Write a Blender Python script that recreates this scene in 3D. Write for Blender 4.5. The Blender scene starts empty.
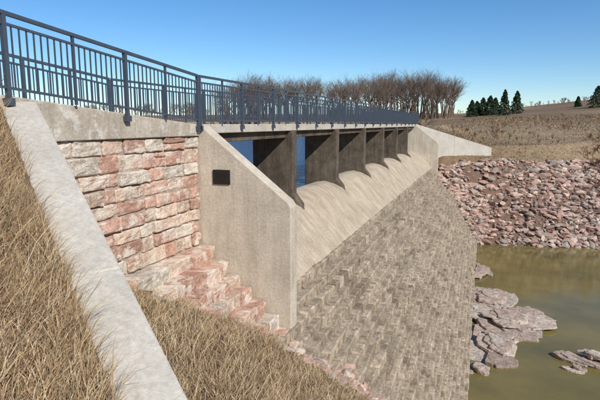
import bpy, bmesh, math, random, time
import numpy as np
from mathutils import Vector, Matrix
random.seed(7); rng=np.random.default_rng(11)
scn=bpy.context.scene
scn.view_settings.view_transform='Standard'; scn.view_settings.look='None'; scn.view_settings.exposure=0

# ------------------------------------------------------------------ helpers
def link(o): scn.collection.objects.link(o); return o
def empty(name):
    o=bpy.data.objects.new(name,None); o.empty_display_size=.3; return link(o)
def mesh_obj(name,verts,faces,mat=None,cols=None,parent=None,smooth=False):
    me=bpy.data.meshes.new(name)
    verts=np.asarray(verts,dtype=np.float32).reshape(-1,3)
    if isinstance(faces,np.ndarray):
        n,k=faces.shape
        me.vertices.add(len(verts)); me.vertices.foreach_set('co',verts.ravel())
        me.loops.add(n*k); me.loops.foreach_set('vertex_index',faces.astype(np.int32).ravel())
        me.polygons.add(n); me.polygons.foreach_set('loop_start',np.arange(0,n*k,k,dtype=np.int32))
        me.polygons.foreach_set('loop_total',np.full(n,k,dtype=np.int32))
        me.update(calc_edges=True)
    else:
        me.from_pydata([tuple(v) for v in verts],[],faces); me.update()
    if cols is not None:
        c=np.asarray(cols,dtype=np.float32)
        if c.shape[1]==3: c=np.hstack([c,np.ones((len(c),1),dtype=np.float32)])
        a=me.color_attributes.new('Col','FLOAT_COLOR','POINT'); a.data.foreach_set('color',c.ravel())
    if mat: me.materials.append(mat)
    me.polygons.foreach_set('use_smooth',np.full(len(me.polygons),smooth))
    me.validate()
    o=bpy.data.objects.new(name,me); link(o)
    if parent: o.parent=parent
    return o

class MB:
    def __init__(s): s.v=[]; s.f=[]; s.c=[]
    def prism(s,bot,top,col=(1,1,1)):
        n=len(bot); b=len(s.v); s.v+=list(bot)+list(top); s.c+=[col]*(2*n)
        s.f.append(tuple(b+i for i in reversed(range(n)))); s.f.append(tuple(b+n+i for i in range(n)))
        for i in range(n):
            j=(i+1)%n; s.f.append((b+i,b+j,b+n+j,b+n+i))
    def box(s,x0,x1,y0,y1,z0,z1,col=(1,1,1),jit=0,dz=0):
        p=[(x0,y0,z0),(x1,y0,z0),(x1,y1,z0+dz),(x0,y1,z0+dz)]; q=[(x0,y0,z1),(x1,y0,z1),(x1,y1,z1+dz),(x0,y1,z1+dz)]
        if jit:
            p=[tuple(a+random.uniform(-jit,jit) for a in v) for v in p]; q=[tuple(a+random.uniform(-jit,jit) for a in v) for v in q]
        s.prism(p,q,col)
    def obj(s,name,mat,parent=None,bevel=0,seg=1,sub=0,disp=0,dscale=.3,smooth=False):
        o=mesh_obj(name,s.v,s.f,mat,s.c,parent,smooth)
        if bevel:
            m=o.modifiers.new('b','BEVEL'); m.width=bevel; m.segments=seg; m.limit_method='ANGLE'
        if sub:
            m=o.modifiers.new('s','SUBSURF'); m.subdivision_type='SIMPLE'; m.levels=sub; m.render_levels=sub
        if disp:
            t=bpy.data.textures.new(name+'_t','CLOUDS'); t.noise_scale=dscale; t.noise_depth=3
            m=o.modifiers.new('d','DISPLACE'); m.texture=t; m.strength=disp; m.mid_level=.5; m.texture_coords='GLOBAL'
        return o

def smst(a,b,x):
    t=np.clip((x-a)/(b-a),0,1); return t*t*(3-2*t)
_k=rng.normal(size=(24,2)); _p=rng.uniform(0,6.28,24)
def nz(x,y,s=1.0):
    r=0
    for i in range(24):
        f=(0.5+ (i%6)*0.45)/s
        r=r+np.sin((x*_k[i,0]+y*_k[i,1])*f+_p[i])/(1+.5*(i%6))
    return r/6.0

# ------------------------------------------------------------------ materials
def newmat(name):
    m=bpy.data.materials.new(name); m.use_nodes=True; nt=m.node_tree
    return m,nt,nt.nodes['Principled BSDF'],nt.nodes,nt.links
def tex_noise(N,L,vec,scale,detail=4,rough=.6):
    n=N.new('ShaderNodeTexNoise'); n.inputs['Scale'].default_value=scale; n.inputs['Detail'].default_value=min(detail,4); n.inputs['Roughness'].default_value=rough
    L.new(vec,n.inputs['Vector']); return n.outputs['Fac']
def ramp(N,L,fac,stops):
    r=N.new('ShaderNodeValToRGB'); L.new(fac,r.inputs['Fac'])
    while len(r.color_ramp.elements)<len(stops): r.color_ramp.elements.new(.5)
    for e,(p,c) in zip(r.color_ramp.elements,stops):
        e.position=p; e.color=(c,c,c,1) if not hasattr(c,'__len__') else (*c,1)
    return r.outputs['Color']
def mix(N,L,fac,a,b,mode='MIX'):
    m=N.new('ShaderNodeMix'); m.data_type='RGBA'; m.blend_type=mode
    for s,v in ((0,fac),(6,a),(7,b)):
        if hasattr(v,'is_linked') or hasattr(v,'links'): L.new(v,m.inputs[s])
        elif s==0: m.inputs[0].default_value=v
        else: m.inputs[s].default_value=(*v,1)
    return m.outputs[2]
def bump(N,L,bs,h,strength,dist):
    b=N.new('ShaderNodeBump'); b.inputs['Strength'].default_value=strength; b.inputs['Distance'].default_value=dist
    L.new(h,b.inputs['Height']); L.new(b.outputs[0],bs.inputs['Normal']); return b
def geo(N): 
    g=N.new('ShaderNodeTexCoord'); return g.outputs['Object']
def mapping(N,L,vec,scale):
    m=N.new('ShaderNodeMapping'); m.inputs['Scale'].default_value=scale; L.new(vec,m.inputs['Vector']); return m.outputs[0]

def mat_concrete(name,base,dark,light=None,streak=.5,boards=0,smap=(3.5,3.5,.35)):
    m,nt,bs,N,L=newmat(name); v=geo(N)
    a=tex_noise(N,L,v,1.3,5,.65); b=tex_noise(N,L,v,16,4,.75)
    c=mix(N,L,ramp(N,L,a,[(.35,0),(.65,1)]),dark,base)
    if streak:
        st=tex_noise(N,L,mapping(N,L,v,smap),1.6,4,.65)
        c=mix(N,L,ramp(N,L,st,[(.45,0),(.72,streak)]),c,tuple(x*.5 for x in dark))
    if light:
        l=tex_noise(N,L,v,3.1,4,.7); c=mix(N,L,ramp(N,L,l,[(.5,0),(.62,.85)]),c,light)
    c=mix(N,L,1,c,ramp(N,L,b,[(.3,.8),(.7,1.14)]),'MULTIPLY')
    h=b
    if boards:
        w=N.new('ShaderNodeTexWave'); w.wave_type='BANDS'; w.bands_direction='Z'; w.inputs['Scale'].default_value=boards; w.inputs['Distortion'].default_value=.3
        L.new(v,w.inputs['Vector']); h=mix(N,L,.05,h,ramp(N,L,w.outputs['Fac'],[(0,0),(.06,1)]))
    L.new(c,bs.inputs['Base Color']); bs.inputs['Roughness'].default_value=.9
    bs.inputs['Specular IOR Level'].default_value=.2
    bump(N,L,bs,h,.4,.025)
    return m
def mat_vcol(name,scale=6,lo=.6,hi=1.2,bstr=.7,bdist=.04,lime=None,moss=None,rough=.92,limeamt=.8,mscale=2.2,two=True,limelo=.5):
    m,nt,bs,N,L=newmat(name); v=geo(N)
    at=N.new('ShaderNodeAttribute'); at.attribute_name='Col'
    a=tex_noise(N,L,v,scale,5,.78)
    c=mix(N,L,1,at.outputs['Color'],ramp(N,L,a,[(.3,lo),(.7,hi)]),'MULTIPLY')
    h=a
    if two:
        b=tex_noise(N,L,v,scale*6,2,.7); c=mix(N,L,1,c,ramp(N,L,b,[(.3,.75),(.7,1.15)]),'MULTIPLY'); h=mix(N,L,.35,a,b)
    if lime:
        l=tex_noise(N,L,v,mscale,4,.75); c=mix(N,L,ramp(N,L,l,[(limelo,0),(limelo+.1,limeamt)]),c,lime)
    if moss:
        l=tex_noise(N,L,v,4.3,4,.75); c=mix(N,L,ramp(N,L,l,[(.48,0),(.64,.7)]),c,moss)
    L.new(c,bs.inputs['Base Color']); bs.inputs['Roughness'].default_value=rough; bs.inputs['Specular IOR Level'].default_value=.2
    if bstr: bump(N,L,bs,h,bstr,bdist)
    return m
def mat_attr(name):
    m,nt,bs,N,L=newmat(name)
    at=N.new('ShaderNodeAttribute'); at.attribute_name='Col'
    df=N.new('ShaderNodeBsdfDiffuse'); L.new(at.outputs['Color'],df.inputs['Color']); L.new(df.outputs[0],N['Material Output'].inputs[0]); N.remove(bs)
    return m
def mat_plain(name,col,rough=.6,metal=0,var=.15,scale=8):
    m,nt,bs,N,L=newmat(name); v=geo(N); a=tex_noise(N,L,v,scale,4,.6)
    L.new(mix(N,L,1,tuple(col),ramp(N,L,a,[(.3,1-var),(.7,1+var)]),'MULTIPLY'),bs.inputs['Base Color'])
    bs.inputs['Roughness'].default_value=rough; bs.inputs['Metallic'].default_value=metal
    return m
def mat_water(name,col,rough,wave,scale,dist,murk=None,spec=.5):
    m,nt,bs,N,L=newmat(name); v=geo(N)
    if murk:
        a=tex_noise(N,L,v,.22,4,.6); L.new(mix(N,L,ramp(N,L,a,[(.35,0),(.65,1)]),col,murk),bs.inputs['Base Color'])
    else: bs.inputs['Base Color'].default_value=(*col,1)
    bs.inputs['Roughness'].default_value=rough; bs.inputs['IOR'].default_value=1.33; bs.inputs['Specular IOR Level'].default_value=spec
    w=tex_noise(N,L,mapping(N,L,v,(1,1.7,1)),scale,3,.55)
    bump(N,L,bs,w,wave,dist)
    return m

M_conc=mat_concrete('concrete_weathered',(.60,.53,.43),(.48,.415,.325),streak=.35,boards=1.1)
M_cope=mat_concrete('concrete_coping',(.54,.505,.44),(.45,.415,.355),streak=0)
M_coping2=mat_concrete('concrete_coping_stained',(.52,.465,.38),(.38,.33,.265),light=(.64,.60,.53),streak=.3)
M_apron=mat_concrete('apron_concrete',(.53,.445,.335),(.40,.325,.235),streak=.45,smap=(.5,3.2,.5))
M_pier=mat_concrete('pier_concrete_shaded',(.17,.135,.10),(.08,.064,.048),streak=.7)  # stained concrete, with the shade under the deck put into its dark colour
M_pink=mat_vcol('quartzite_masonry',4,.68,1.2,1,.05,lime=(.66,.59,.50),limeamt=.75,limelo=.49,mscale=2.6)
M_mortar=mat_concrete('mortar',(.46,.39,.32),(.32,.24,.19),streak=0)
M_step=mat_vcol('spillway_stone',5,.6,1.22,.8,.035,moss=(.14,.105,.07))
M_rip=mat_vcol('riprap_stone',5,.75,1.15,.6,.04,two=False)
M_rock=mat_vcol('rock_outcrop',2.2,.6,1.25,.8,.05,moss=(.20,.15,.11))
M_ground=mat_vcol('dry_ground',1.4,.65,1.25,1,.08)
M_grass=mat_attr('dry_grass')
M_bark=mat_attr('bark')
M_rail=mat_plain('painted_steel',(.062,.078,.102),.42,.1,.15,5)
M_wup=mat_water('reservoir_water',(.035,.070,.13),.25,.9,1.2,.25,spec=.3)
M_wdn=mat_water('pool_water',(.205,.160,.052),.06,.12,2.5,.05,murk=(.125,.105,.036),spec=.4)

# ------------------------------------------------------------------ geometry functions
PX=[-60,-6,-5,-3.85,-2.2,-.9,0,.3,2,400]; PZ=[-2.5,-2.5,-3.35,-4.64,-6.9,-9.3,-11,-11.6,-12.3,-12.3]
def prof(x): return np.interp(x,PX,PZ)
def prof2(x): return np.interp(x,[-60,-6.05]+PX[3:],[-2.6,-2.6]+PZ[3:])
def profinv(z): return float(np.interp(-z,[2.5,3.35,4.64,6.9,9.3,11,11.6,12.3],[-6,-5,-3.85,-2.2,-.9,0,.3,2]))
def profinv2(z): return float(np.interp(-z,[2.6,4.64,6.9],[-6.05,-3.85,-2.2]))
WA=np.array([-6.1,5.3]); WD=np.array([.8386,-.545]); WN=np.array([-.545,-.8386])
def wline(x,y):
    dx=x-WA[0]; dy=y-WA[1]
    return dx*WD[0]+dy*WD[1], dx*WN[0]+dy*WN[1]
def wtop(l): return .33-.461*l
def H(x,y):
    x=np.asarray(x,float); y=np.asarray(y,float)
    n=nz(x,y,1.2)
    Yb=6.9+1.32*(x+5.8)
    pp=np.where(y<10.1,prof2(x),prof(x))
    front=pp+np.clip(.35*(Yb-y),-.9,3.5)+.06*n
    l,d=wline(x,y)
    behind=np.clip(np.minimum(wtop(l)+.72*np.clip(d-.2,0,9)-.05,.42+.06*n),-8,1)+.03*n
    near=np.where(d>0,behind,front)
    near=np.where(x>14,np.maximum(near,-12.3+.35*(x-30)),near)
    emb=-.02+np.clip(.082*(9.9-y),0,.6)-.1
    emb=emb-(emb+6)*smst(-10,-22,x)
    a=np.where(x<-6.35,np.where(y<10.2,emb,-6),near)
    Ybot=48+.13*np.maximum(x,0); Ytop=np.clip(52.3+.85*x,49.2,68)
    g=(y-Ybot)/(Ytop-Ybot); bank=-11.6+7.6*g
    s=np.maximum(y-Ytop,0)
    yy=np.minimum(y,235)
    field=-2.25+(.047+.0006*np.clip(x,-10,70))*np.maximum(yy-62,0)+.35*nz(x,y,14)*smst(60,90,y)
    f=np.where(g<1,bank,np.minimum(-4+.5*s,field))+.08*n*smst(0,1,g)
    f=np.maximum(f,prof(x)-.05-np.where(x<-4,3,0))
    lev=-.25-.3*np.maximum(x+6,0)
    f=np.where((y>50+.8*(x+6))&(x<1.2),np.maximum(f,lev),f)
    sh=-8.5-.05*(y-50)
    w=smst(0,5,sh-x)*(1-smst(138,158,y+.15*x))*(1-smst(170,230,-x))
    land=1.2+.03*np.clip(y-150,0,120)+.3*nz(x,y,20)
    f=np.where(x<-9,np.where(w>0,f+(-6-f)*w,f),f)
    f=np.where((x<-9)&(y>150),np.maximum(f,land*smst(140,165,y)),f)
    f=f-np.clip(y-240,0,400)*.01
    out=np.where(y>48.2,f,a)
    out=np.where(x<-180,np.maximum(out,-6+8*smst(180,230,-x)),out)
    return out

# ------------------------------------------------------------------ terrain sheet
def seq(*a):
    r=[]
    for lo,hi,st in a: r+=list(np.arange(lo,hi-1e-6,st))
    return np.array(r+[a[-1][1]])
xs=seq((-1500,-240,90),(-240,-60,15),(-60,-9,2.5),(-9,6,.15),(6,20,.5),(20,80,2.5),(80,240,12),(240,1500,90))
ys=seq((-400,-8,28),(-8,12.6,.15),(12.6,47,1.7),(47,66,.25),(66,120,2),(120,260,5),(260,2500,90))
Xg,Yg=np.meshgrid(xs,ys); Zg=H(Xg,Yg)
nx,ny=len(xs),len(ys)
idx=np.arange(nx*ny).reshape(ny,nx)
F=np.stack([idx[:-1,:-1],idx[:-1,1:],idx[1:,1:],idx[1:,:-1]],-1).reshape(-1,4)
n1=nz(Xg,Yg,8); n2=nz(Xg,Yg,30)
t=np.clip(.5+.7*n1+.5*n2,0,1)[...,None]
C=np.array([.20,.135,.08])*(1-t)+np.array([.36,.27,.165])*t
nearm=((Yg<14))[...,None]; C=np.where(nearm,C*.7,C)
bankm=((Yg>47)&(Zg<-3.9)&(Xg>-9))[...,None]; C=np.where(bankm,np.array([.17,.11,.08]),C)
far=smst(140,260,Yg)[...,None]*(n2[...,None]>.1); C=C*(1-far*.4)+np.array([.2,.16,.09])*far*.4
mesh_obj('ground',np.stack([Xg,Yg,Zg],-1).reshape(-1,3),F,M_ground,C.reshape(-1,3),smooth=True)

def sheet(name,x0,x1,y0,y1,z,mat):
    return mesh_obj(name,[(x0,y0,z),(x1,y0,z),(x1,y1,z),(x0,y1,z)],[(0,1,2,3)],mat)
sheet('reservoir_water',-235,-7.2,-300,175,-2.66,M_wup)
sheet('pool_water',-1.2,70,5,51,-11.0,M_wdn)

# ------------------------------------------------------------------ dam
dam=empty('spillway_dam')
Y0,Y1=10.38,48.0; BAY=5.4
pier_y=[15.7+BAY*i for i in range(6)]
ax=np.concatenate([[-7.4,-7.38],np.linspace(-7.3,-4.3,40)]); ay=np.linspace(Y0-.0,Y1+.02,330)
AX,AY=np.meshgrid(ax,ay)
base=np.interp(AX,[-7.4,-7.38,-7.3,-6.9,-6.5,-6.1,-5.7,-5.35,-5,-4.3],[-8,-3,-2.75,-2.52,-2.44,-2.5,-2.68,-2.98,-3.36,-4.1])
fr=((AY-15.7)/BAY)%1.0
lobe=np.sin(np.pi*fr)**.6
AZ=base+.20*(lobe-.5)*np.clip((AX+7)/.8,0,1)*np.clip(1-(AX+5.6)/1.0,0,1)+.012*nz(AX,AY,.5)
n_=AX.shape; ii=np.arange(AX.size).reshape(n_)
F=np.stack([ii[:-1,:-1],ii[:-1,1:],ii[1:,1:],ii[1:,:-1]],-1).reshape(-1,4)
mesh_obj('ogee_apron',np.stack([AX,AY,AZ],-1).reshape(-1,3),F,M_apron,parent=dam,smooth=True)
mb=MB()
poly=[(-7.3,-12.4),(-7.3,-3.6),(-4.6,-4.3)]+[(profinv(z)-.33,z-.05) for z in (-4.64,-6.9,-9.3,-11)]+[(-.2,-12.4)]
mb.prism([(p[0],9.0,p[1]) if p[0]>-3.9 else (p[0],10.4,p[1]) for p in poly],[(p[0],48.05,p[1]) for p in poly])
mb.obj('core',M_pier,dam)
mb=MB(); z=-4.02; r=0
while z>-11.5:
    rise=.28*random.uniform(.97,1.03); xo=profinv(z-.15)
    y=(10.42 if xo<-3.9 else 8.9)
    first=True
    while y<Y1-.02:
        ln=random.uniform(.38,.68)
        if first and r%2: ln*=.5
        first=False
        y2=min(y+ln,Y1-.02)
        k=random.random(); t=random.uniform(.82,1.18)
        col=(.41*t,.335*t,.245*t) if k<.68 else ((.48*t,.39*t,.295*t) if k<.88 else (.29*t,.23*t,.165*t))
        dx=random.gauss(0,.018); dzz=random.gauss(0,.009)
        if y2-y>.1: mb.box(xo-.6,xo+dx,y+.010,y2-.010,z-rise-.03,z+dzz,col,.012)
        y=y2
    z-=rise; r+=1
mb.obj('stone_steps',M_step,dam,bevel=.035,seg=1,sub=1,disp=.04,dscale=.2)
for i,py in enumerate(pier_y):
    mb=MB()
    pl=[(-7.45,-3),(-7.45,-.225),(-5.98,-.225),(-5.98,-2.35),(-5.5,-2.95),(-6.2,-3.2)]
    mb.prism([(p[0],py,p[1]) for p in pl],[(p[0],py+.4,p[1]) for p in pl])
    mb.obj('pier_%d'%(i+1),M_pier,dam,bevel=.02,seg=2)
def wing(name,y,par):
    mb=MB()
    pl=[(-8.4,-.225),(-8.4,-7),(-3.85,-7),(-3.85,-1.80),(-3.93,-1.68),(-6.07,.0),(-6.3,.0),(-6.3,-.225)]
    mb.prism([(p[0],y,p[1]) for p in pl],[(p[0],y+.38,p[1]) for p in pl])
    mb.obj(name,M_conc,par,bevel=.025,seg=2)
wing('wing_wall_south',10.0,dam); wing('wing_wall_north',48.0,dam)
mb=MB(); mb.box(-8.35,-6.04,9.6,50,-.22,-.002); mb.obj('deck_slab',M_cope,dam,bevel=.015)
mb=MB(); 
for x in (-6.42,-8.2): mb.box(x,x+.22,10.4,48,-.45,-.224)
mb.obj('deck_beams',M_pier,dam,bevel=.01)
pq=empty('plaque')
mb=MB(); mb.box(-5.74,-5.31,9.965,10.0,-1.35,-1.02); mb.obj('frame',mat_plain('bronze_dark',(.018,.017,.016),.5,.3),pq,bevel=.01,seg=2)
mb=MB(); 
for k in range(6): mb.box(-5.68,-5.37-random.uniform(0,.08),9.960,9.966,-1.09-.038*k,-1.078-.038*k)
mb.obj('lettering',mat_plain('bronze_light',(.035,.031,.025),.4,.5),pq)

# ------------------------------------------------------------------ stone retaining wall
sw=empty('stone_retaining_wall')
def ramp_z(y): return max(0,.082*(9.9-y))
mb=MB(); mb.box(-6.7,-6.145,3.2,9.99,-6,-.26); mb.obj('mortar_bed',M_mortar,sw)
def pinkcol():
    k=random.random(); t=random.uniform(.85,1.2)
    if k<.44: c=(.52,.325,.245)
    elif k<.70: c=(.55,.415,.315)
    elif k<.83: c=(.43,.25,.185)
    else: c=(.55,.48,.39)
    return tuple(v*t for v in c)
mb=MB(); z=-.262; r=0
while z>-2.55:
    rise=random.uniform(.22,.33); y=3.2+random.uniform(-.3,0)
    while y<9.98:
        y2=min(y+random.uniform(.28,.8),9.98)
        if 9.98-y2<.18: y2=9.98
        z0=z-rise; g=.013
        if rise>.27 and random.random()<.18:
            zm=z-rise*random.uniform(.4,.6)
            mb.box(-6.5,-6.1+random.gauss(0,.015),y+g,y2-g,z0+g,zm-g*.6,pinkcol(),.014)
            mb.box(-6.5,-6.1+random.gauss(0,.015),y+g,y2-g,zm+g*.6,z-g,pinkcol(),.014)
        else: mb.box(-6.5,-6.1+random.gauss(0,.02),y+g,y2-g,z0+g,z-g,pinkcol(),.02)
        y=y2
    z-=rise; r+=1
while z>-6:
    rise=random.uniform(.24,.32); xo=max(profinv2(z-.14)+.0,-6.05); y=3.6
    while y<9.98:
        y2=min(y+random.uniform(.3,.8),9.98)
        if 9.98-y2<.18: y2=9.98
        mb.box(xo-.9,xo+random.gauss(0,.03),y+.012,y2-.012,z-rise-.03,z+random.gauss(0,.012),tuple(v*.92 for v in pinkcol()),.02)
        y=y2
    z-=rise
mb.obj('quartzite_blocks',M_pink,sw,bevel=.03,seg=2,sub=2,disp=.07,dscale=.12)
mb=MB()
for a,b in ((3.2,5.6),(5.6,7.75),(7.75,9.985)):
    za,zb=ramp_z(a),ramp_z(b)
    mb.prism([(-6.75,a+.004,-.262),(-6.05,a+.004,-.262),(-6.05,b-.004,-.262),(-6.75,b-.004,-.262)],[(-6.75,a+.004,za-.01),(-6.05,a+.004,za-.01),(-6.05,b-.004,zb-.01),(-6.75,b-.004,zb-.01)])
mb.obj('coping',M_coping2,sw,bevel=.018,seg=2,sub=2,disp=.01,dscale=.1)
mb=MB(); mb.prism([(-8.35,2,-.3),(-6.76,2,-.3),(-6.76,9.59,-.3),(-8.35,9.59,-.3)],[(-8.35,2,ramp_z(2)-.03),(-6.76,2,ramp_z(2)-.03),(-6.76,9.59,-.005),(-8.35,9.59,-.005)])
mb.obj('walkway',M_cope)

def flared(name,A,D,N,l0,l1,top,hw,zb,mat,n=3):
    mb=MB(); Ls=np.linspace(l0,l1,n+1)
    for a,b in zip(Ls[:-1],Ls[1:]):
        a+=.003
        def P(l,s,z): return (A[0]+D[0]*l+N[0]*s*hw, A[1]+D[1]*l+N[1]*s*hw, z)
        mb.prism([P(a,-1,zb),P(b,-1,zb),P(b,1,zb),P(a,1,zb)],[P(a,-1,top(a)),P(b,-1,top(b)),P(b,1,top(b)),P(a,1,top(a))])
    return mb.obj(name,mat,None,bevel=.02,seg=2)
flared('concrete_flared_wall',WA,WD,WN,.02,10.5,wtop,.23,-9,M_cope)
FD=np.array([.78,.625]); FN=np.array([-.625,.78])
flared('concrete_flared_wall',np.array([-6.3,49.2]),FD,FN,0,9,lambda l:.05-.27*l,.22,-8,M_cope,2)

# ------------------------------------------------------------------ railing
def railing(name,x):
    mb=MB()
    def part(ya,yb,za,zb,ext):
        sl=(zb-za)/(yb-ya)
        zf=lambda y: za+sl*(y-ya)
        def bar(z0,z1,w): mb.prism([(x-w,ya,za+z0),(x+w,ya,za+z0),(x+w,yb,zb+z0),(x-w,yb,zb+z0)],[(x-w,ya,za+z1),(x+w,ya,za+z1),(x+w,yb,zb+z1),(x-w,yb,zb+z1)])
        bar(1.03,1.08,.03); bar(.90,.935,.018); bar(.07,.105,.018)
        n=max(1,round((yb-ya)/2.1)); st=(yb-ya)/n
        for i in range(n+1):
            y=ya+st*i; z=zf(y)
            mb.box(x-.03,x+.03,y-.03,y+.03,z+ext,z+1.03)
            mb.box(x-.05,x+.045,y-.06,y+.06,z+ext-.01,z+ext+.09)
            if i<n:
                m=max(1,round(st/.12)); 
                for k in range(1,m):
                    yk=y+st*k/m; zk=zf(yk)
                    wv=.019 if k==m//2 else .009
                    mb.box(x-wv,x+wv,yk-wv,yk+wv,zk+(.105 if k!=m//2 else .0),zk+(.90 if k!=m//2 else 1.03))
    part(2.7,9.85,ramp_z(2.7),.004,-.14)
    part(9.93,49.9,.0,.05,-.12)
    return mb.obj(name,M_rail)
railing('railing',-6.0); railing('railing',-8.4)

# ------------------------------------------------------------------ grass
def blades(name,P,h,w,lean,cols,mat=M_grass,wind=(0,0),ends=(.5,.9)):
    n=len(P); a=rng.uniform(0,2*np.pi,n); la=rng.uniform(0,2*np.pi,n)
    wd=np.stack([np.cos(a),np.sin(a),np.zeros(n)],1)*w[:,None]
    ld=np.stack([np.cos(la),np.sin(la),np.zeros(n)],1)*(lean*h)[:,None]; ld[:,0]+=wind[0]*h; ld[:,1]+=wind[1]*h
    up=np.zeros((n,3)); up[:,2]=h
    m1=P+up*.5+ld*.28; m2=P+up*.82+ld*.62; tp=P+up*1.0+ld*1.15
    V=np.stack([P-wd,P+wd,m1-wd*.9,m1+wd*.9,m2-wd*.7,m2+wd*.7,tp],1).reshape(-1,3)
    b=(np.arange(n)*7)[:,None]
    T=np.concatenate([b+np.array(t_) for t_ in ((0,1,3),(0,3,2),(2,3,5),(2,5,4),(4,5,6))],0)
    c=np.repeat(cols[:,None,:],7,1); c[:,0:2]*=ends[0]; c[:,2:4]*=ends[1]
    return mesh_obj(name,V,T,mat,c.reshape(-1,3))
PAL=np.array([[.52,.39,.235],[.42,.295,.17],[.66,.54,.37],[.30,.18,.11],[.46,.34,.19],[.20,.125,.08]])
def gcols(n,p=(.26,.24,.13,.16,.14,.07)):
    return PAL[rng.choice(6,n,p=p)]*rng.uniform(.75,1.25,(n,1))
def clump(P,k,sp):
    n=len(P); Q=np.repeat(P,k,0); Q[:,:2]+=rng.normal(0,sp,(n*k,2)); return Q
n=5200
l=np.concatenate([rng.uniform(-.5,8.2,n//2),rng.uniform(2.5,7.2,n//2)]); d=np.concatenate([rng.uniform(.26,4.2,n//2),rng.uniform(.26,1.9,n//2)])
P=np.stack([WA[0]+WD[0]*l+WN[0]*d,WA[1]+WD[1]*l+WN[1]*d],1)
P=P[(np.hypot(P[:,0],P[:,1])>1.5)&(P[:,0]>-8)]
k=17; cc=np.repeat(gcols(len(P)),k,0); tuft=np.repeat(rng.uniform(.4,1.25,len(P)),k); P=clump(P,k,.05)
l,d=wline(P[:,0],P[:,1]); rr=np.hypot(P[:,0],P[:,1]); kp=(d>.25)&(rr>1.4)
P=P[kp]; cc=cc[kp]; tuft=tuft[kp]
hh=np.clip(rng.uniform(.11,.30,len(P))*tuft*(1+.4*nz(P[:,0],P[:,1],.6)),.05,.5)
P3=np.column_stack([P,H(P[:,0],P[:,1])-.02])
tall=rng.random(len(P))<.03; hh[tall]*=1.9
mixc=rng.random((len(P),1))
blades('dry_grass',P3,hh,rng.uniform(.0016,.0038,len(P)),rng.uniform(.05,1.0,len(P)),cc*mixc+gcols(len(P))*(1-mixc),wind=(.08,.1))
n=6200
P=np.stack([rng.uniform(-6.2,.5,n),rng.uniform(1.5,13,n)],1)
l,d=wline(P[:,0],P[:,1]); Yb=6.9+1.32*(P[:,0]+5.8)
e=Yb+.5*nz(P[:,0],P[:,1],.4)-P[:,1]
P=P[(d<-.3)&(e>0)&((P[:,1]<9.9)|(P[:,0]>-3.7))]
k=16; pb=(.30,.15,.30,.09,.12,.04); cc=np.repeat(gcols(len(P),pb),k,0); tuft=np.repeat(rng.uniform(.35,1.15,len(P)),k); P=clump(P,k,.075)
l,d=wline(P[:,0],P[:,1]); kp=(d<-.26)&((P[:,1]<9.93)|(P[:,0]>-3.75))&(P[:,0]>-6.02)
P=P[kp]; cc=cc[kp]; tuft=tuft[kp]
hh=np.clip(rng.uniform(.1,.32,len(P))*tuft*(1+.4*nz(P[:,0],P[:,1],.7)),.05,.5)
P3=np.column_stack([P,H(P[:,0],P[:,1])-.02]); mixc=rng.random((len(P),1))
blades('dry_grass',P3,hh,rng.uniform(.0025,.0055,len(P)),rng.uniform(.1,1.2,len(P)),cc*mixc+gcols(len(P),pb)*(1-mixc),wind=(.2,0))
n=34000
y=48+rng.uniform(0,1,n)**1.5*85; x=rng.uniform(-8,1,n)+rng.uniform(0,1,n)*(y*.32+4)
h0=H(x,y); keep=(h0>-4.1)|(rng.random(n)<.006); keep&=((y>50+.8*(x+6.3)+.5)|(x>-2.2))
keep&=h0>-10.5; keep&=(nz(x,y,3)+rng.normal(0,.3,n)>-.4)
P=np.column_stack([x,y,h0-.03])[keep]
s=.45+.4*(P[:,1]-48)/75
fc=gcols(len(P),(.34,.29,.06,.13,.14,.04))*.72*(1+.3*nz(P[:,0],P[:,1],9))[:,None].clip(.6,1.4)
blades('field_grass',P,rng.uniform(.1,.3,len(P))*s*1.3*(1+.5*nz(P[:,0],P[:,1],5)).clip(.3,2),rng.uniform(.02,.06,len(P))*s*1.4,rng.uniform(.1,1.6,len(P)),fc,ends=(.9,1))

# ------------------------------------------------------------------ riprap
def ico(sub=1):
    bm=bmesh.new(); bmesh.ops.create_icosphere(bm,subdivisions=sub,radius=1); v=np.array([p.co[:] for p in bm.verts]); f=np.array([[q.index for q in a.verts] for a in bm.faces]); bm.free(); return v,f
def stones(name,P,size,pal,mat,flat=.65):
    v,f=ico(2); n=len(P); k=len(v)
    V=np.repeat(v[None],n,0)
    for _ in range(9):
        nn=rng.normal(size=(n,3)); nn/=np.linalg.norm(nn,axis=1)[:,None]; dd=rng.uniform(.38,.75,n)
        pr=(V*nn[:,None,:]).sum(2); ex=np.clip(pr-dd[:,None],0,None); V=V-ex[...,None]*nn[:,None,:]
    sc=np.stack([rng.uniform(.9,1.7,n),rng.uniform(.75,1.2,n),rng.uniform(.45,.85,n)*flat*1.4],1)*size[:,None]
    V=V*sc[:,None,:]
    a=rng.uniform(0,6.28,n); t=rng.normal(0,.5,n)
    ca,sa,ct,st=np.cos(a)[:,None],np.sin(a)[:,None],np.cos(t)[:,None],np.sin(t)[:,None]
    x,y,z=V[...,0],V[...,1],V[...,2]
    y,z=y*ct-z*st,y*st+z*ct; x,y=x*ca-y*sa,x*sa+y*ca
    V=np.stack([x,y,z],-1)+P[:,None,:]
    Fc=(f[None]+(np.arange(n)*k)[:,None,None]).reshape(-1,3)
    c=np.repeat((pal[rng.integers(0,len(pal),n)]*rng.uniform(.65,1.25,(n,1)))[:,None],k,1)
    return V.reshape(-1,3),Fc,c.reshape(-1,3)
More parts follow.
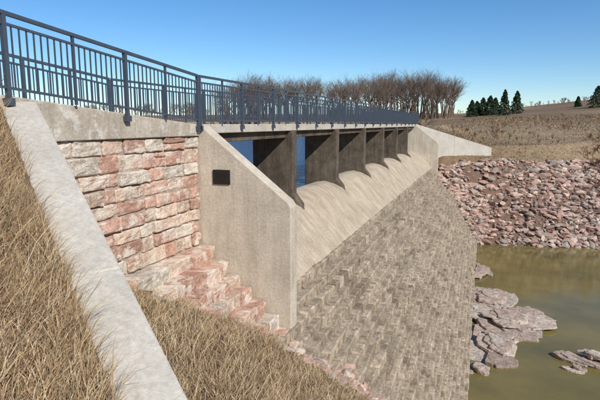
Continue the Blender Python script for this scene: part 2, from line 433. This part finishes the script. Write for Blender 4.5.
def stone_obj(name,groups,mat):
    Vs=[];Fs=[];Cs=[];b=0
    for P,s,pal in groups:
        V,Fc,c=stones(name,P,s,pal,mat); Vs.append(V);Fs.append(Fc+b);Cs.append(c);b+=len(V)
    return mesh_obj(name,np.concatenate(Vs),np.concatenate(Fs),mat,np.concatenate(Cs))
RP=np.array([[.47,.31,.25],[.42,.28,.225],[.50,.38,.31],[.35,.23,.18],[.43,.36,.30],[.46,.315,.25],[.38,.32,.27]])
G=[]
for n,s0,s1 in ((4000,.22,.5),(5200,.09,.2)):
    x=rng.uniform(-5.2,22,n); y=rng.uniform(47.6,66,n); h0=H(x,y)
    Ytop=np.clip(52.3+.85*x,49.2,68)
    keep=(y<Ytop+.8*nz(x,y,2)+.4)&(h0>-11.6)&((y>48.4)|(x>0))&(y<50+.8*(x+6)+2)
    G.append((np.column_stack([x,y,h0+.06])[keep],rng.uniform(s0,s1,keep.sum()),RP))
x=rng.uniform(-4.4,.6,900); y=rng.uniform(48.1,50.6,900); h0=H(x,y); k=h0<-4
G.append((np.column_stack([x,y,h0+.05])[k],rng.uniform(.2,.45,k.sum()),RP))
stone_obj('riprap',G,M_rip)
n=170; x=rng.uniform(-3.7,-.8,n); y=6.9+1.32*(x+5.8)+rng.normal(-.05,.28,n)
P=np.column_stack([x,y,np.maximum(H(x,y),prof(x)-.1)+.05])
stone_obj('loose_stones',[(P,rng.uniform(.06,.2,n),RP*1.1)],M_rip)

# ------------------------------------------------------------------ rock outcrops: stacked tilted ledges
def ledges(name,ells,seed):
    rr=random.Random(seed); mb=MB()
    for (cx,cy,rx,ry,top,n) in ells:
        for i in range(n):
            lay=i/(n-1)
            q=(1-lay)**.7
            a=rr.uniform(0,6.28); px=cx+math.cos(a)*rx*q*rr.uniform(.2,.85); py=cy+math.sin(a)*ry*q*rr.uniform(.2,.85)
            zt=-10.93+top*lay+rr.uniform(-.03,.03)
            sa=rr.uniform(.55,1.0)*rx*(1-.45*lay)*.75; sb=rr.uniform(.5,1.0)*ry*(1-.45*lay)*.6
            k=rr.randint(7,10); rot=rr.uniform(-.5,.4); pts=[]
            for j in range(k):
                t=6.283*(j+rr.uniform(-.3,.3))/k; m=rr.uniform(.72,1.12)
                u,v=math.copysign(abs(math.cos(t))**.75,math.cos(t))*sa*m,math.copysign(abs(math.sin(t))**.75,math.sin(t))*sb*m
                pts.append((px+u*math.cos(rot)-v*math.sin(rot),py+u*math.sin(rot)+v*math.cos(rot)))
            th=rr.uniform(.1,.2) if lay>.3 else .6
            tilt=lambda p:(.07*(p[0]-px)*-1+.05*(p[1]-py))+rr.uniform(-.012,.012)
            t=rr.uniform(.8,1.12); c=rr.choice([(.48,.39,.32),(.44,.34,.28),(.50,.43,.36),(.40,.31,.25)])
            mb.prism([(p[0],p[1],zt-th+tilt(p)) for p in pts],[(p[0]*.97+px*.03,p[1]*.97+py*.03,zt+tilt(p)) for p in pts],tuple(v*t for v in c))
    return mb.obj(name,M_rock,None,bevel=.035,seg=2,sub=3,disp=.09,dscale=.22)
ledges('rock_outcrop',[(1.9,28.8,2.3,2.5,.55,22),(1.2,25.4,1.5,2.6,.35,14),(.9,32.6,1.6,2.8,.4,16),(3.0,30.5,1.6,1.5,.3,10)],4)
ledges('rock_outcrop',[(5.6,25.2,1.9,1.0,.45,14),(4.5,24.2,.7,.5,.15,4)],9)
ledges('rock_outcrop',[(.3,38.5,.7,3.6,.25,9),(.3,22.6,.7,1.2,.2,5)],12)

# ------------------------------------------------------------------ trees
def tree_segs(rg,Ht,levels,spread,r0,nch=(3,4),trunkfrac=.3,keep=.6):
    out=[]
    def rec(p,d,ln,r,lv):
        nseg=2 if lv>0 else 1
        for i in range(nseg):
            d2=(d+Vector((rg.gauss(0,.12),rg.gauss(0,.12),rg.gauss(.05,.06)))).normalized()
            q=p+d2*(ln/nseg); r2=r*.82
            out.append((p[:],q[:],r,r2)); p=q; d=d2; r=r2
            if lv>0 and i==0 and lv<levels:
                c=(d+Vector((rg.gauss(0,spread),rg.gauss(0,spread),rg.gauss(.05,.2)))).normalized(); rec(p,c,ln*.6,r*keep,lv-1)
        if lv>0:
            for k in range(rg.randint(*nch)):
                c=(d*1.0+Vector((rg.gauss(0,spread),rg.gauss(0,spread),rg.gauss(.08,.2)))).normalized()
                rec(p,c,ln*rg.uniform(.6,.85),r*rg.uniform(keep-.05,keep+.12),lv-1)
    rec(Vector((0,0,0)),Vector((0,0,1)),Ht*trunkfrac,r0,levels)
    return out
def segs_np(segs):
    p0=np.array([s[0] for s in segs]);p1=np.array([s[1] for s in segs]);r0=np.array([s[2] for s in segs]);r1=np.array([s[3] for s in segs])
    d=p1-p0; d/=np.linalg.norm(d,axis=1)[:,None]+1e-9
    a=np.where(np.abs(d[:,2:3])<.9,np.array([[0,0,1.]]),np.array([[1.,0,0]])); u=np.cross(d,a); u/=np.linalg.norm(u,axis=1)[:,None]; v=np.cross(d,u)
    vs=[]
    for P,R in ((p0,r0),(p1,r1)):
        for k in range(3):
            t=k*2*math.pi/3; vs.append(P+(u*math.cos(t)+v*math.sin(t))*R[:,None])
    V=np.stack(vs,1).reshape(-1,3); b=(np.arange(len(segs))*6)[:,None]
    F=np.concatenate([b+np.array(q) for q in ((0,1,4,3),(1,2,5,4),(2,0,3,5))],0)
    return V,F
rg=random.Random(3)
TPL=[segs_np(tree_segs(rg,12,4,.5,.18,(3,3),.24)) for _ in range(5)]
for i,(V,Fq) in enumerate(TPL): V*= 12/V[:,2].max()
SH=[segs_np(tree_segs(rg,2,3,.6,.035,(3,4),.15,.65)) for _ in range(3)]
def camdir(u,depth):
    x=(u-300)/500*depth; return .94*x-.342*depth,.342*x+.94*depth
def forest(name,items,tpls,colf):
    Vs=[];Fs=[];Cs=[];b=0
    for (x,y,h) in items:
        V,Fq=tpls[rg.randrange(len(tpls))]; a=rg.uniform(0,6.28); c,s=math.cos(a),math.sin(a); sc=h/V[:,2].max(); wx=sc*rg.uniform(.9,1.25)
        W=np.stack([(V[:,0]*c-V[:,1]*s)*wx+x,(V[:,0]*s+V[:,1]*c)*wx+y,V[:,2]*sc+float(H(x,y))-.15],1)
        Vs.append(W);Fs.append(Fq+b);Cs.append(np.tile(np.array(colf()),(len(W),1)));b+=len(W)
    return mesh_obj(name,np.concatenate(Vs),np.concatenate(Fs),M_bark,np.concatenate(Cs))
items=[]
for i in range(185):
    u=rg.uniform(224,452); dep=rg.uniform(158,190)
    topv=np.interp(u,[222,232,300,345,362,375,410,440,454],[82,74,76,80,75,72,69,74,84])
    x,y=camdir(u,dep); h=(124-topv)/500*dep-float(H(x,y)); items.append((x,y,max(3,h*rg.uniform(.78,1.08))))
for i in range(30):
    u=rg.uniform(364,446); dep=rg.uniform(145,160); x,y=camdir(u,dep); h=(124-71)/500*dep-float(H(x,y)); items.append((x,y,h*rg.uniform(.6,1.0)))
def bc(): 
    t=rg.uniform(.7,1.25); return (.18*t,.13*t,.098*t)
forest('bare_treeline',items,TPL,bc)
items=[]
for i in range(150):
    u=rg.uniform(455,640); dep=rg.uniform(185,232); x,y=camdir(u,dep); items.append((x,y,rg.uniform(.8,2.6)))
for i in range(120):
    u=rg.uniform(-60,235); dep=rg.uniform(195,240); x,y=camdir(u,dep); items.append((x,y,rg.uniform(3,8)))
forest('distant_brush',items,SH,bc)
M_needle=mat_attr('needles')
def conifer(x,y,h,w,i):
    r=np.random.default_rng(50+i); root=empty('evergreen_tree'); z0=float(H(x,y)); root.location=(x,y,z0)
    V,Fq=segs_np([((0,0,-.2),(0,0,h*.5),.16,.09),((0,0,h*.5),(0,0,h*.98),.09,.02)])
    mesh_obj('trunk',V,Fq,M_bark,np.tile([.1,.07,.05],(len(V),1)),root)
    n=3000; t=r.uniform(.03,1,n)**.9; a=r.uniform(0,6.28,n)
    R=w*(1-t)**.7*(.8+.25*np.sin(a*3+i+t*9)+.2*np.sin(t*38+a*2))*r.uniform(.35,1,n)**.5+.08
    p=np.stack([np.cos(a)*R,np.sin(a)*R,t*h-R*.15],1)
    d=r.normal(size=(n,3)); d/=np.linalg.norm(d,axis=1)[:,None]; e=np.cross(d,r.normal(size=(n,3))); e/=np.linalg.norm(e,axis=1)[:,None]
    s=r.uniform(.12,.30,n)[:,None]
    V=np.stack([p-d*s,p+d*s,p+e*s*.8],1).reshape(-1,3)
    c=np.repeat((np.array([.045,.065,.034])*r.uniform(.5,1.7,(n,1)))[:,None],3,1).reshape(-1,3)
    mesh_obj('foliage',V,np.arange(3*n).reshape(-1,3),M_needle,c,root)
for i,(u,dep,hpx,w) in enumerate([(469,150,16,2.0),(474,156,14,2.2),(480,158,17,2.4),(487,152,19,2.6),(492,160,16,2.4),(501,140,25,1.9),(513,148,22,2.1),(573,165,10,1.2),(592,150,21,3.2),(603,152,18,2.6)]):
    x,y=camdir(u,dep); conifer(x,y,hpx/500*dep,w,i)
def rc():
    t=rg.uniform(.7,1.2); return (.19*t,.095*t,.065*t)
items=[]
for i in range(110):
    y=rg.uniform(56,70); x=.165*y+rg.uniform(0,6); items.append((x,y,rg.uniform(.5,1.5)))
forest('red_shrubs',items,SH,rc)
items=[]
for i in range(190):
    y=rg.uniform(62,130); x=rg.uniform(-5,y*.28); items.append((x,y,rg.uniform(.4,1.2)))
for i in range(12):
    x=rg.uniform(10,12.5); y=rg.uniform(50,54); items.append((x,y,rg.uniform(.4,.9)))
forest('brush',items,SH,lambda:tuple(v*rg.uniform(.7,1.2) for v in (.2,.12,.075)))

# ------------------------------------------------------------------ light, sky, camera
sd=Vector((.64,-.44,.60)).normalized()
w=bpy.data.worlds.new('World'); scn.world=w; w.use_nodes=True
N=w.node_tree.nodes; L=w.node_tree.links; bg=N['Background']; bg.inputs['Strength'].default_value=.13
sk=N.new('ShaderNodeTexSky'); sk.sky_type='NISHITA'; sk.sun_disc=False; sk.sun_elevation=math.asin(sd.z); sk.sun_rotation=math.atan2(sd.x,sd.y)
sk.air_density=1.0; sk.dust_density=.1; sk.ozone_density=4.5; sk.altitude=800
hs=N.new('ShaderNodeHueSaturation'); hs.inputs['Saturation'].default_value=1.2; L.new(sk.outputs[0],hs.inputs['Color'])
L.new(hs.outputs[0],bg.inputs['Color'])
sun=bpy.data.lights.new('sun','SUN'); sun.energy=5; sun.angle=math.radians(.5); sun.color=(1,.95,.87)
so=link(bpy.data.objects.new('sun',sun)); so.rotation_euler=sd.to_track_quat('Z','Y').to_euler(); so.location=(20,-10,30)
cam=bpy.data.cameras.new('camera'); co=link(bpy.data.objects.new('camera',cam)); cam.lens=30; cam.sensor_width=36
cam.clip_end=5000; cam.clip_start=.05
co.location=(0,0,0); co.rotation_euler=(math.radians(90-8.63),0,math.radians(20)); scn.camera=co
